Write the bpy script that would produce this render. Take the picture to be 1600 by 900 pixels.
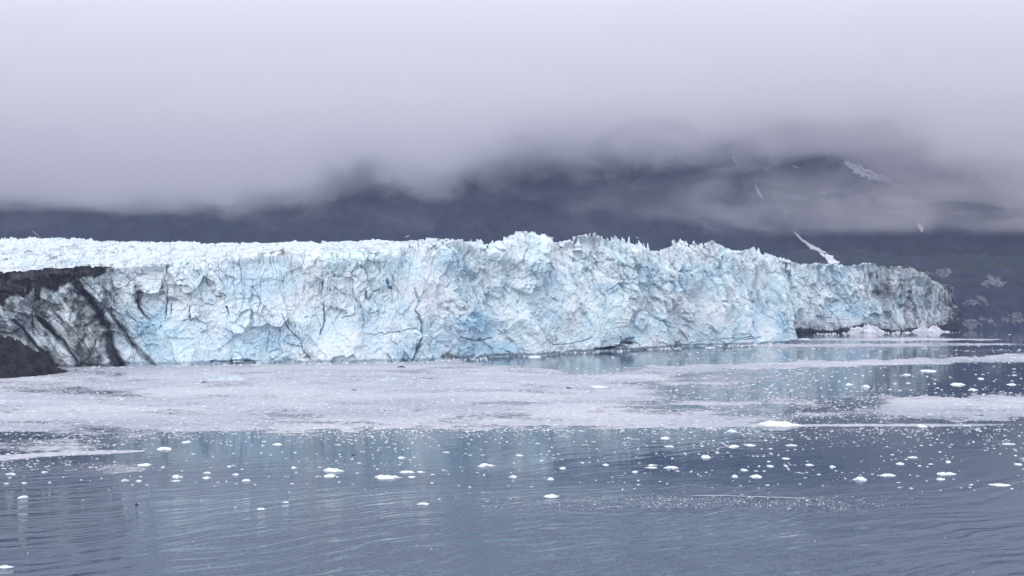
import bpy, math, random
import numpy as np

# ------------------------------------------------------------------ scene, camera, light
for o in list(bpy.data.objects):
    bpy.data.objects.remove(o)
scene = bpy.context.scene
COL = scene.collection
F = 1300.0      # focal length in photo pixels (photo is 1600 wide)
HOR = 472.0     # photo row of the horizon
CH = 30.0       # camera height above the water (ship deck)

cam_data = bpy.data.cameras.new('camera')
cam = bpy.data.objects.new('camera', cam_data)
COL.objects.link(cam)
cam.location = (0, 0, CH)
cam.rotation_euler = (math.radians(90), 0, 0)
cam_data.sensor_width = 36
cam_data.lens = F / 1600 * 36
cam_data.shift_y = (HOR - 450) / 1600
cam_data.clip_start = 0.5
cam_data.clip_end = 20000
scene.camera = cam

scene.render.engine = 'CYCLES'
scene.cycles.use_denoising = True
scene.cycles.volume_step_rate = 1.0
scene.cycles.volume_max_steps = 256
scene.cycles.volume_bounces = 6
scene.cycles.max_bounces = 8
scene.cycles.diffuse_bounces = 3
scene.cycles.glossy_bounces = 3
scene.cycles.transparent_max_bounces = 8
scene.cycles.sample_clamp_indirect = 4
scene.view_settings.view_transform = 'Standard'
scene.view_settings.look = 'None'
scene.view_settings.gamma = 1
scene.view_settings.exposure = 0.68
scene.view_settings.use_curve_mapping = False

SUN_EL, SUN_AZ = math.radians(48), math.radians(200)   # high soft sun behind the overcast, left behind the ship
world = bpy.data.worlds.new('World')
scene.world = world
world.use_nodes = True
nt = world.node_tree
nt.nodes.clear()
out = nt.nodes.new('ShaderNodeOutputWorld')
bg = nt.nodes.new('ShaderNodeBackground')
sky = nt.nodes.new('ShaderNodeTexSky')
sky.sky_type = 'NISHITA'
sky.sun_disc = False
sky.sun_elevation = SUN_EL
sky.sun_rotation = SUN_AZ
sky.air_density = 1.0
sky.dust_density = 4.0
tc = nt.nodes.new('ShaderNodeTexCoord')
sep = nt.nodes.new('ShaderNodeSeparateXYZ')
ramp = nt.nodes.new('ShaderNodeValToRGB')
ramp.color_ramp.elements[0].position = 0.0
ramp.color_ramp.elements[0].color = (0.52, 0.525, 0.58, 1)
ramp.color_ramp.elements[1].position = 1.0
ramp.color_ramp.elements[1].color = (1.0, 1.0, 1.07, 1)
e = ramp.color_ramp.elements.new(0.37)
e.color = (0.36, 0.363, 0.395, 1)
e = ramp.color_ramp.elements.new(0.56)
e.color = (0.84, 0.84, 0.93, 1)
nz = nt.nodes.new('ShaderNodeTexNoise')
nz.inputs['Scale'].default_value = 2.2
nz.inputs['Detail'].default_value = 4
nz.inputs['Roughness'].default_value = 0.45
mp = nt.nodes.new('ShaderNodeMapping')
mp.inputs['Scale'].default_value = (1, 1, 3.0)
mr = nt.nodes.new('ShaderNodeMapRange')
mr.inputs['From Min'].default_value = 0.3
mr.inputs['From Max'].default_value = 0.7
mr.inputs['To Min'].default_value = 0.93
mr.inputs['To Max'].default_value = 1.06
mul = nt.nodes.new('ShaderNodeVectorMath'); mul.operation = 'SCALE'
mixn = nt.nodes.new('ShaderNodeVectorMath'); mixn.operation = 'ADD'
ns = nt.nodes.new('ShaderNodeVectorMath'); ns.operation = 'SCALE'
ns.inputs['Scale'].default_value = 0.006      # a little of the blue sky above the overcast
L = nt.links.new
L(tc.outputs['Generated'], sep.inputs[0])
L(sep.outputs['Z'], ramp.inputs['Fac'])
L(tc.outputs['Generated'], mp.inputs['Vector'])
L(mp.outputs[0], nz.inputs['Vector'])
L(nz.outputs['Fac'], mr.inputs['Value'])
L(ramp.outputs['Color'], mul.inputs[0])
L(mr.outputs[0], mul.inputs['Scale'])
L(sky.outputs['Color'], ns.inputs[0])
L(mul.outputs[0], mixn.inputs[0])
L(ns.outputs[0], mixn.inputs[1])
L(mixn.outputs[0], bg.inputs['Color'])
bg.inputs['Strength'].default_value = 1.0
L(bg.outputs[0], out.inputs['Surface'])

sun_d = bpy.data.lights.new('sun', 'SUN')
sun_d.energy = 0.5
sun_d.angle = math.radians(25)
sun_d.color = (1.0, 0.97, 0.94)
sun = bpy.data.objects.new('sun', sun_d)
COL.objects.link(sun)
sun.location = (0, -200, 300)
# light comes from azimuth SUN_AZ (clockwise from +Y), elevation SUN_EL
from mathutils import Vector
sd = Vector((math.sin(SUN_AZ) * math.cos(SUN_EL), math.cos(SUN_AZ) * math.cos(SUN_EL), math.sin(SUN_EL)))
sun.rotation_euler = sd.to_track_quat('Z', 'Y').to_euler()

# ------------------------------------------------------------------ numpy noise
def hsh(ix, iy, seed):
    ix = ix.astype(np.int64); iy = iy.astype(np.int64)
    h = (ix * 374761393 + iy * 668265263 + seed * 1274126177) & 0xFFFFFFFF
    h = ((h ^ (h >> 13)) * 1274126177) & 0xFFFFFFFF
    h = ((h ^ (h >> 16)) * 2246822519) & 0xFFFFFFFF
    h = h ^ (h >> 15)
    return (h & 0xFFFFFF) / float(0xFFFFFF)

def vnoise(x, y, seed=0):
    ix = np.floor(x); iy = np.floor(y)
    fx = x - ix; fy = y - iy
    fx = fx * fx * fx * (fx * (fx * 6 - 15) + 10); fy = fy * fy * fy * (fy * (fy * 6 - 15) + 10)
    a = hsh(ix, iy, seed); b = hsh(ix + 1, iy, seed)
    c = hsh(ix, iy + 1, seed); d = hsh(ix + 1, iy + 1, seed)
    return (a + (b - a) * fx) * (1 - fy) + (c + (d - c) * fx) * fy     # 0..1

def fbm(x, y, seed=0, octv=4, gain=0.5):
    s = 0; a = 1; t = 0
    for k in range(octv):
        s = s + a * (vnoise(x, y, seed + 17 * k) * 2 - 1)
        t += a; a *= gain; x = x * 2.03 + 11.3; y = y * 2.03 + 5.7
    return s / t                                                        # about -1..1

def ridged(x, y, seed=0, octv=4):
    s = 0; a = 1; t = 0
    for k in range(octv):
        s = s + a * (1 - np.abs(vnoise(x, y, seed + 31 * k) * 2 - 1) * 2)
        t += a; a *= 0.5; x = x * 2.07 + 3.1; y = y * 2.07 + 7.9
    return s / t

def worley(x, y, seed=0):
    """nearest cell: (f1, f2, dx, dy from the cell's point, three random numbers of the cell)"""
    ix = np.floor(x); iy = np.floor(y)
    f1 = np.full(x.shape, 9.0); f2 = np.full(x.shape, 9.0)
    bx = np.zeros(x.shape); by = np.zeros(x.shape)
    cx = np.zeros(x.shape); cy = np.zeros(x.shape)
    for j in (-1, 0, 1):
        for i in (-1, 0, 1):
            gx = ix + i; gy = iy + j
            px = gx + 0.1 + 0.8 * hsh(gx, gy, seed); py = gy + 0.1 + 0.8 * hsh(gx, gy, seed + 1)
            d = np.hypot(x - px, y - py)
            n = d < f1
            f2 = np.where(n, f1, np.minimum(f2, d))
            f1 = np.where(n, d, f1)
            bx = np.where(n, x - px, bx); by = np.where(n, y - py, by)
            cx = np.where(n, gx, cx); cy = np.where(n, gy, cy)
    return f1, f2, bx, by, hsh(cx, cy, seed + 2), hsh(cx, cy, seed + 3), hsh(cx, cy, seed + 4)

def sstep(a, b, x):
    t = np.clip((x - a) / (b - a), 0, 1)
    return t * t * (3 - 2 * t)

def W(u, D):            # photo column and distance -> world x
    return (u - 800.0) / F * D
def DW(v):              # distance at which photo row v meets the water
    return CH * F / (v - HOR)
def PV(z, D):           # row of a point of height z at distance D
    return HOR - (z - CH) * F / D

# ------------------------------------------------------------------ mesh helpers
def make_mesh(name, verts, faces, mat=None, smooth=False, attrs=None, parent=None):
    """verts (n,3); faces (m,3) or (m,4) array"""
    me = bpy.data.meshes.new(name)
    verts = np.asarray(verts, dtype=np.float32); faces = np.asarray(faces, dtype=np.int32)
    n, m, k = len(verts), len(faces), faces.shape[1]
    me.vertices.add(n); me.vertices.foreach_set('co', verts.ravel())
    me.loops.add(m * k); me.loops.foreach_set('vertex_index', faces.ravel())
    me.polygons.add(m)
    me.polygons.foreach_set('loop_start', np.arange(0, m * k, k, dtype=np.int32))
    me.polygons.foreach_set('use_smooth', np.full(m, smooth))
    me.update(calc_edges=True)
    me.validate()
    if attrs:
        for an, arr in attrs.items():
            a = me.attributes.new(an, 'FLOAT_COLOR', 'POINT')
            c = np.ones((n, 4), dtype=np.float32); c[:, :arr.shape[1]] = arr
            a.data.foreach_set('color', c.ravel())
    if mat: me.materials.append(mat)
    o = bpy.data.objects.new(name, me)
    COL.objects.link(o)
    if parent is not None: o.parent = parent
    return o

def grid_faces(rows, cols, flip=False):
    r, c = np.meshgrid(np.arange(rows - 1), np.arange(cols - 1), indexing='ij')
    a = (r * cols + c).ravel()
    f = np.stack([a, a + 1, a + cols + 1, a + cols], 1)
    return f[:, ::-1] if flip else f

def tag(o, label=None, cat=None, group=None, kind=None):
    if label: o['label'] = label
    if cat: o['category'] = cat
    if group: o['group'] = group
    if kind: o['kind'] = kind
    return o

# ------------------------------------------------------------------ material helpers
class NT:
    def __init__(self, name):
        self.m = bpy.data.materials.new(name); self.m.use_nodes = True
        self.t = self.m.node_tree; self.t.nodes.clear()
        self.out = self.t.nodes.new('ShaderNodeOutputMaterial')
    def n(self, typ, **kw):
        nd = self.t.nodes.new('ShaderNode' + typ)
        for k, v in kw.items():
            if k.startswith('_'): setattr(nd, k[1:], v)
            else: self.set(nd.inputs[k.replace('__', ' ')], v)
        return nd
    def set(self, inp, v):
        if isinstance(v, bpy.types.NodeSocket): self.t.links.new(v, inp)
        elif isinstance(v, bpy.types.Node): self.t.links.new(v.outputs[0], inp)
        else: inp.default_value = v
    def math(self, op, a, b=None, clamp=False, c=None):
        nd = self.t.nodes.new('ShaderNodeMath'); nd.operation = op; nd.use_clamp = clamp
        self.set(nd.inputs[0], a)
        if b is not None: self.set(nd.inputs[1], b)
        if c is not None: self.set(nd.inputs[2], c)
        return nd.outputs[0]
    def mix(self, fac, a, b):
        nd = self.t.nodes.new('ShaderNodeMix'); nd.data_type = 'RGBA'
        self.set(nd.inputs['Factor'], fac)
        self.set(nd.inputs[6], a); self.set(nd.inputs[7], b)
        return nd.outputs[2]
    def mr(self, v, a, b, c=0.0, d=1.0, smooth=False):
        nd = self.t.nodes.new('ShaderNodeMapRange')
        if smooth: nd.interpolation_type = 'SMOOTHSTEP'
        self.set(nd.inputs[0], v)
        for i, x in enumerate((a, b, c, d)): self.set(nd.inputs[i + 1], x)
        return nd.outputs[0]
    def noise(self, vec, scale, detail=4, rough=0.5, dist=0.0, stretch=None):
        if stretch is not None:
            mp = self.t.nodes.new('ShaderNodeMapping'); mp.inputs['Scale'].default_value = stretch
            self.set(mp.inputs['Vector'], vec); vec = mp.outputs[0]
        nd = self.t.nodes.new('ShaderNodeTexNoise')
        self.set(nd.inputs['Vector'], vec)
        nd.inputs['Scale'].default_value = scale; nd.inputs['Detail'].default_value = detail
        nd.inputs['Roughness'].default_value = rough; nd.inputs['Distortion'].default_value = dist
        return nd.outputs['Fac']
    def pos(self):
        return self.t.nodes.new('ShaderNodeNewGeometry').outputs['Position']
    def bump(self, h, strength, dist, normal=None):
        b = self.t.nodes.new('ShaderNodeBump'); b.inputs['Strength'].default_value = strength
        b.inputs['Distance'].default_value = dist; self.set(b.inputs['Height'], h)
        if normal is not None: self.set(b.inputs['Normal'], normal)
        return b.outputs[0]
    def bsdf(self, color, rough=0.8, normal=None, spec=0.3, **kw):
        p = self.t.nodes.new('ShaderNodeBsdfPrincipled')
        self.set(p.inputs['Base Color'], color); self.set(p.inputs['Roughness'], rough)
        self.set(p.inputs['Specular IOR Level'], spec)
        if normal is not None: self.set(p.inputs['Normal'], normal)
        for k, v in kw.items(): self.set(p.inputs[k.replace('__', ' ')], v)
        return p.outputs[0]
    def done(self, s, vol=None):
        if s is not None: self.t.links.new(s, self.out.inputs['Surface'])
        if vol is not None: self.t.links.new(vol, self.out.inputs['Volume'])
        return self.m

# glacier ice: attribute tint = (blueness, debris stain plus painted cave shade, fine grime)
def ice_material(name):
    q = NT(name); P = q.pos()
    at = q.n('Attribute', _attribute_name='tint')
    sp = q.n('SeparateColor', Color=at.outputs['Color'])
    blue, dirt_shade, grime = sp.outputs[0], sp.outputs[1], sp.outputs[2]
    n1 = q.noise(P, 0.25, 6, 0.6)
    n2 = q.noise(P, 1.6, 4, 0.6)
    n3 = q.noise(P, 0.05, 3, 0.5)
    white = q.mix(q.mr(n3, 0.4, 0.62), (0.78, 0.92, 0.95, 1), (0.86, 0.92, 0.94, 1))
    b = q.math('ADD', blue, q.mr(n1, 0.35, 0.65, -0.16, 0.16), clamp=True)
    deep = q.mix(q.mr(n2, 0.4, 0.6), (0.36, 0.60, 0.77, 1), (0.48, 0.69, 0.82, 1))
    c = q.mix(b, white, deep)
    g = q.math('MULTIPLY', grime, q.mr(n2, 0.42, 0.62), clamp=True)
    c = q.mix(g, c, (0.30, 0.30, 0.36, 1))
    d = q.mr(q.math('ADD', dirt_shade, q.mr(n1, 0.3, 0.7, -0.22, 0.22)), 0.1, 0.9, 0.0, 1.0, True)
    dc = q.mix(q.mr(n2, 0.35, 0.65), (0.006, 0.007, 0.014, 1), (0.034, 0.032, 0.040, 1))
    c = q.mix(d, c, dc)
    nrm = q.bump(q.noise(P, 2.5, 6, 0.65), 0.6, 0.35)
    return q.done(q.bsdf(c, 0.55, nrm, 0.35))
M_ICE = ice_material('glacier_ice')

def floe_material():
    q = NT('floe_ice'); P = q.pos()
    n = q.noise(P, 1.3, 4, 0.6)
    c = q.mix(q.mr(n, 0.4, 0.62), (0.90, 0.93, 0.96, 1), (0.72, 0.82, 0.88, 1))
    return q.done(q.bsdf(c, 0.5, q.bump(q.noise(P, 5, 4, 0.6), 0.5, 0.1), 0.4))
M_FLOE = floe_material()
def simple_mat(name, c1, c2, scale, rough=0.85, bump=0.6, bd=0.2):
    q = NT(name); P = q.pos()
    n = q.noise(P, scale, 6, 0.6)
    return q.done(q.bsdf(q.mix(q.mr(n, 0.38, 0.64), c1, c2), rough, q.bump(q.noise(P, scale * 3, 6, 0.65), bump, bd), 0.3))
M_DARK = simple_mat('debris_ice', (0.03, 0.03, 0.036, 1), (0.07, 0.07, 0.08, 1), 1.0)
M_BLUEICE = simple_mat('blue_floe_ice', (0.34, 0.46, 0.52, 1), (0.60, 0.68, 0.72, 1), 0.8, 0.5)
M_GREYICE = simple_mat('grey_floe_ice', (0.22, 0.25, 0.28, 1), (0.40, 0.44, 0.48, 1), 0.8, 0.5)
M_ROCK = simple_mat('bank_rock', (0.008, 0.008, 0.012, 1), (0.060, 0.055, 0.056, 1), 0.30, 0.9, 1.0, 2.2)
M_SNOW = simple_mat('old_snow', (0.78, 0.79, 0.84, 1), (0.62, 0.63, 0.70, 1), 0.06, 0.8, 0.3, 0.5)
M_DIRTYICE = simple_mat('dirty_bank_ice', (0.05, 0.055, 0.075, 1), (0.20, 0.215, 0.25, 1), 0.22, 0.8, 0.8, 0.5)

# ------------------------------------------------------------------ water
def water_material():
    q = NT('fjord_water'); P = q.pos()
    # long ripples running nearly across the view, bent a little, in patches
    rot = q.t.nodes.new('ShaderNodeMapping'); rot.inputs['Rotation'].default_value = (0, 0, math.radians(-24))
    q.set(rot.inputs['Vector'], P)
    warp = q.t.nodes.new('ShaderNodeTexNoise'); q.set(warp.inputs['Vector'], P)
    warp.inputs['Scale'].default_value = 0.02; warp.inputs['Detail'].default_value = 3
    wv = q.n('VectorMath', _operation='MULTIPLY_ADD')
    q.set(wv.inputs[0], warp.outputs['Color']); wv.inputs[1].default_value = (0, 22, 0); q.set(wv.inputs[2], rot.outputs[0])
    ripA = q.noise(wv.outputs[0], 0.42, 2, 0.45, 0.0, (0.16, 1.0, 1))
    ripB = q.noise(wv.outputs[0], 1.1, 3, 0.55, 0.0, (0.25, 1.0, 1))
    ripC = q.noise(P, 2.4, 2, 0.5, 0.0, (0.6, 1.0, 1))
    patch = q.noise(P, 0.012, 3, 0.5, 0.4, (0.5, 1.4, 1))
    sy = q.n('SeparateXYZ', Vector=P)
    near = q.mr(sy.outputs['Y'], 112.0, 152.0, 1.0, 0.10, True)       # wind ripples near the ship, calm by the ice
    amp = q.math('MULTIPLY', q.mr(patch, 0.36, 0.62, 0.25, 1.0, True), near)
    h = q.math('ADD', q.math('MULTIPLY', ripA, 1.0), q.math('MULTIPLY', ripB, 0.34))
    h = q.math('ADD', h, q.math('MULTIPLY', ripC, 0.06))
    h = q.math('MULTIPLY', h, amp)
    nrm = q.bump(h, 1.0, 0.6)
    c = q.mix(q.mr(q.noise(P, 0.01, 3, 0.5), 0.35, 0.65), (0.032, 0.062, 0.106, 1), (0.046, 0.080, 0.128, 1))
    return q.done(q.bsdf(c, 0.035, nrm, 0.5, IOR=1.45))
M_WATER = water_material()
def plane_grid(name, x0, x1, y0, y1, z, nx, ny, mat):
    xs = np.linspace(x0, x1, nx); ys = np.linspace(y0, y1, ny)
    Y, X = np.meshgrid(ys, xs, indexing='ij')
    return make_mesh(name, np.stack([X, Y, np.full(X.shape, z)], -1).reshape(-1, 3), grid_faces(ny, nx), mat, True)
water = tag(plane_grid('water', -1550, 1550, -350, 1320, 0.0, 4, 4, M_WATER), kind='structure')

# ------------------------------------------------------------------ terrain: right bank and mountain
def bank_z(x, y):
    """dark slope of the right-hand bank, reaching the water at y about 875"""
    foot = 885 + 14 * fbm(x / 60, x * 0 + 3.3, 5, 3) + 0.03 * (x - 450)
    t = y - foot
    z = -6 + np.where(t > 0, 0.235 * t + 9 * sstep(0, 25, t), 0.3 * t)
    z = z + 12 * ridged(x / 60, y / 90, 41, 5) * sstep(0, 80, t) + 3.5 * fbm(x / 12, y / 16, 43, 4) * sstep(-10, 30, t)
    # the slope falls away to the left, behind the glacier
    z = z - 60 * sstep(430, 250, x) 
    return z
def mount_z(x, y):
    t = y - 1400
    foot = 40 + 30 * sstep(0, 700, x)
    gull = ridged(x / 120 + 0.25 * fbm(x / 200, y / 200, 66, 2), y / 420, 61, 5)
    z = foot + 1.02 * np.clip(t, -80, 320) + 0.15 * np.clip(t - 320, 0, 600) + 75 * gull * sstep(-20, 120, t) + 16 * fbm(x / 35, y / 60, 63, 4)
    return z

def terrain_material():
    q = NT('mountain_rock'); P = q.pos()
    n1 = q.noise(P, 0.012, 6, 0.6); n2 = q.noise(P, 0.035, 8, 0.68, 0.6, (1, 1, 0.3))
    rock = q.mix(q.mr(n2, 0.35, 0.66), (0.006, 0.009, 0.028, 1), (0.036, 0.042, 0.078, 1))
    veg = q.mix(q.mr(n2, 0.4, 0.6), (0.012, 0.024, 0.014, 1), (0.022, 0.036, 0.020, 1))
    sx = q.n('SeparateXYZ', Vector=P)
    side = q.mr(sx.outputs['X'], 250.0, 600.0, 0.0, 1.0)
    low = q.mr(sx.outputs['Z'], 60.0, 170.0, 1.0, 0.0, True)
    v = q.math('MULTIPLY', q.math('MULTIPLY', side, low), q.mr(n1, 0.35, 0.55, 0.0, 1.0), clamp=True)
    high = q.mr(sx.outputs['Z'], 35.0, 70.0)
    v = q.math('MULTIPLY', v, high)
    c = q.mix(v, rock, veg)
    return q.done(q.bsdf(c, 0.95, q.bump(n2, 0.8, 6.0), 0.2))
M_TER = terrain_material()
def terrain(name, fn, x0, x1, nx, y0, y1, ny):
    xs = np.linspace(x0, x1, nx); ys = np.linspace(y0, y1, ny)
    Y, X = np.meshgrid(ys, xs, indexing='ij')
    Z = fn(X, Y)
    return make_mesh(name, np.stack([X, Y, Z], -1).reshape(-1, 3), grid_faces(ny, nx), M_TER, True)
tag(terrain('hillside', bank_z, 240, 1500, 420, 860, 1322, 200), kind='structure')
tag(terrain('mountain', mount_z, -2300, 2300, 900, 1345, 2200, 240), kind='structure')

def hit(u, v, fn, d0, d1, step=3.0):
    """distance at which the ray through a photo pixel meets a terrain function"""
    D = np.arange(d0, d1, step)
    x = W(u, D); z = CH + (HOR - v) / F * D
    below = z < fn(x, D)
    k = int(np.argmax(below))
    return float(D[k]) if below.any() else None

# ------------------------------------------------------------------ glacier
# plan of the face: photo column, photo row of the waterline
BASE = [(-110, 579.5), (0, 577), (90, 574), (190, 572), (300, 570), (400, 568.5), (500, 567), (600, 565.5), (660, 564), (720, 561.5),
        (780, 557), (850, 552.5), (920, 549), (1000, 546), (1100, 541), (1180, 538), (1225, 536)]
RIMROW = [(-110, 421), (0, 423), (60, 421), (110, 417), (160, 415), (200, 418), (260, 412), (330, 404), (400, 400), (450, 398), (520, 394), (580, 390),
          (640, 383), (700, 379), (760, 377), (790, 377), (806, 374), (815, 369), (832, 365), (845, 371), (870, 374), (885, 376), (902, 371), (915, 374),
          (925, 369), (940, 369), (955, 371), (965, 371), (980, 373), (992, 380), (1003, 381), (1013, 380), (1025, 390), (1043, 393), (1056, 383), (1066, 377), (1086, 378), (1110, 382), (1120, 379), (1135, 386), (1150, 392), (1160, 393),
          (1172, 391), (1184, 389), (1196, 396), (1212, 401), (1228, 404), (1240, 406)]
bu, bv = np.array(BASE).T
ru, rv = np.array(RIMROW, float).T
def base_D(u): return DW(np.interp(u, bu, bv))

# cracks drawn on the face: polyline in photo pixels, half width m, depth m
CRACKS = [
    ([(652, 488), (660, 505), (662, 530), (652, 545), (645, 563)], 0.9, 5.0), ([(584, 522), (620, 519), (655, 512)], 0.35, 2.0),
    ([(648, 450), (655, 470), (650, 485)], 0.5, 2.5), ([(504, 470), (508, 500), (500, 522)], 0.5, 3.0),
    ([(440, 490), (449, 512), (468, 530), (474, 548), (486, 562)], 0.35, 2.0), ([(398, 452), (405, 470), (402, 488)], 0.3, 1.5),
    ([(722, 527), (745, 533), (768, 528)], 0.5, 3.0), ([(738, 448), (748, 470), (752, 482)], 0.5, 2.5),
    ([(930, 546), (960, 543), (975, 538)], 0.9, 5.0), ([(972, 536), (990, 528)], 1.2, 5.0), ([(860, 540), (900, 535), (925, 528)], 0.4, 2.0),
    ([(1070, 538), (1100, 532), (1180, 526)], 0.35, 2.0), ([(1145, 534), (1150, 530), (1190, 528)], 0.4, 2.0),
    ([(861, 412), (868, 424)], 0.5, 2.5), ([(818, 415), (822, 390), (832, 386)], 0.4, 2.0), ([(966, 415), (967, 424)], 0.6, 3.0),
    ([(1078, 427), (1083, 436)], 0.9, 4.0), ([(1123, 420), (1131, 400)], 0.8, 4.0), ([(1050, 440), (1056, 452)], 1.8, 4.0),
    ([(606, 438), (610, 450)], 1.0, 4.0), ([(260, 440), (262, 470), (257, 497)], 0.45, 2.5), ([(297, 478), (296, 497)], 0.45, 2.5),
    ([(270, 474), (266, 490)], 0.35, 2.0), ([(355, 480), (359, 494)], 0.5, 2.5), ([(572, 455), (573, 467)], 0.7, 3.0),
    ([(503, 440), (504, 452)], 0.6, 2.5), ([(555, 478), (554, 492), (534, 497)], 0.25, 1.5), ([(1105, 400), (1112, 412)], 0.4, 2.0),
    ([(985, 395), (1000, 402), (1010, 410)], 0.35, 1.8), ([(1175, 455), (1179, 475)], 0.6, 2.5), ([(1198, 470), (1203, 486)], 0.6, 2.5),
    ([(130, 455), (155, 490), (172, 530), (190, 570)], 1.2, 4.0), ([(60, 500), (95, 530), (120, 565)], 1.0, 3.0),
    ([(165, 480), (185, 505), (210, 540)], 0.5, 2.0), ([(330, 565), (390, 562)], 0.7, 3.0), ([(735, 425), (740, 452)], 0.5, 2.5),
]
def segdist(px, py, pts):
    best = np.full(px.shape, 1e9); along = np.zeros(px.shape)
    for (x0, y0), (x1, y1) in zip(pts[:-1], pts[1:]):
        dx, dy = x1 - x0, y1 - y0
        t = np.clip(((px - x0) * dx + (py - y0) * dy) / (dx * dx + dy * dy), 0, 1)
        d = np.hypot(px - x0 - t * dx, py - y0 - t * dy)
        best = np.minimum(best, d)
    return best

def crest(x, y, rough):
    """blocky crevassed relief of the glacier's upper surface, metres"""
    wx = x + 5 * fbm(x / 22, y / 22, 201, 2); wy = y + 5 * fbm(x / 22, y / 22, 203, 2)
    f1, f2, bx, by, r1, r2, r3 = worley(wx / 9.0, wy / 13.0, 205)
    a = (r1 - 0.5) * 4.2 + ((r2 - 0.5) * bx + (r3 - 0.5) * by) * 3.2 - 2.6 * sstep(0.13, 0.0, f2 - f1)
    f1, f2, bx, by, r1, r2, r3 = worley(wx / 3.4, wy / 4.4, 215)
    b = (r1 - 0.5) * 1.7 + ((r2 - 0.5) * bx + (r3 - 0.5) * by) * 1.6 - 0.8 * sstep(0.14, 0.0, f2 - f1)
    f1, f2, bx, by, r1, r2, r3 = worley(x / 1.4, y / 1.8, 225)
    c = (r1 - 0.5) * 0.55 + (r2 - 0.5) * bx * 0.6
    return (a + b + c) * rough

def face_relief(s, z, k=1.0):
    """outward relief of the ice wall, and its tint ingredients"""
    ws = s + 7 * fbm(s / 30, z / 30, 101, 3) + 1.5 * fbm(s / 5, z / 5, 102, 2)
    wz = z + 7 * fbm(s / 30 + 9, z / 30, 103, 3) + 1.5 * fbm(s / 5 + 3, z / 5, 104, 2)
    but = 9.0 * fbm(s / 42, z / 95, 107, 3) + 5.0 * ridged(s / 30, z / 70, 108, 2)
    f1, f2, bx, by, a1, a2, a3 = worley(ws / 15.0, wz / 19.0, 111)
    A = (a1 - 0.5) * 5.5 + (a2 - 0.5) * bx * 9.0 + (a3 - 0.55) * by * 9.0
    cA = sstep(0.07, 0.0, f2 - f1)
    f1, f2, bx, by, b1, b2, b3 = worley(ws / 5.6 + 0.25 * wz / 5.6, wz / 8.0, 121)
    B = (b1 - 0.5) * 2.6 + (b2 - 0.5) * bx * 4.2 + (b3 - 0.55) * by * 4.6
    cB = sstep(0.10, 0.0, f2 - f1)
    f1, f2, bx, by, c1, c2, c3 = worley(ws / 2.1 - 0.2 * wz / 2.1, wz / 2.9, 131)
    C = (c1 - 0.5) * 0.95 + (c2 - 0.5) * bx * 1.7 + (c3 - 0.5) * by * 1.9
    cC = sstep(0.12, 0.0, f2 - f1)
    fine = 0.35 * fbm(s / 1.3, z / 1.3, 141, 3)
    calm = sstep(-0.25, 0.35, fbm(s / 38, z / 38, 151, 3))          # smooth aprons of crushed ice between rough areas
    d = but + A * (0.35 + 0.65 * calm) + B * (0.35 + 0.65 * calm) + C * (0.35 + 0.65 * calm) + fine
    selA = sstep(0.72, 1.05, fbm(s / 26, z / 26, 153, 2) + 0.5)
    f1, f2, bx, by, e1, e2, e3 = worley(s / 1.0 + 3 * fbm(s / 6, z / 6, 145, 2), z / 1.2, 147)
    d = d + ((e1 - 0.5) * 0.4 + (e2 - .5) * bx * 0.7) * (0.3 + 0.7 * calm)
    d = d - 1.1 * cA * selA - 0.35 * cB * calm - 0.3 * cC * calm
    return d * k, a1, b1, c1, cA * selA, cB, calm

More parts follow.
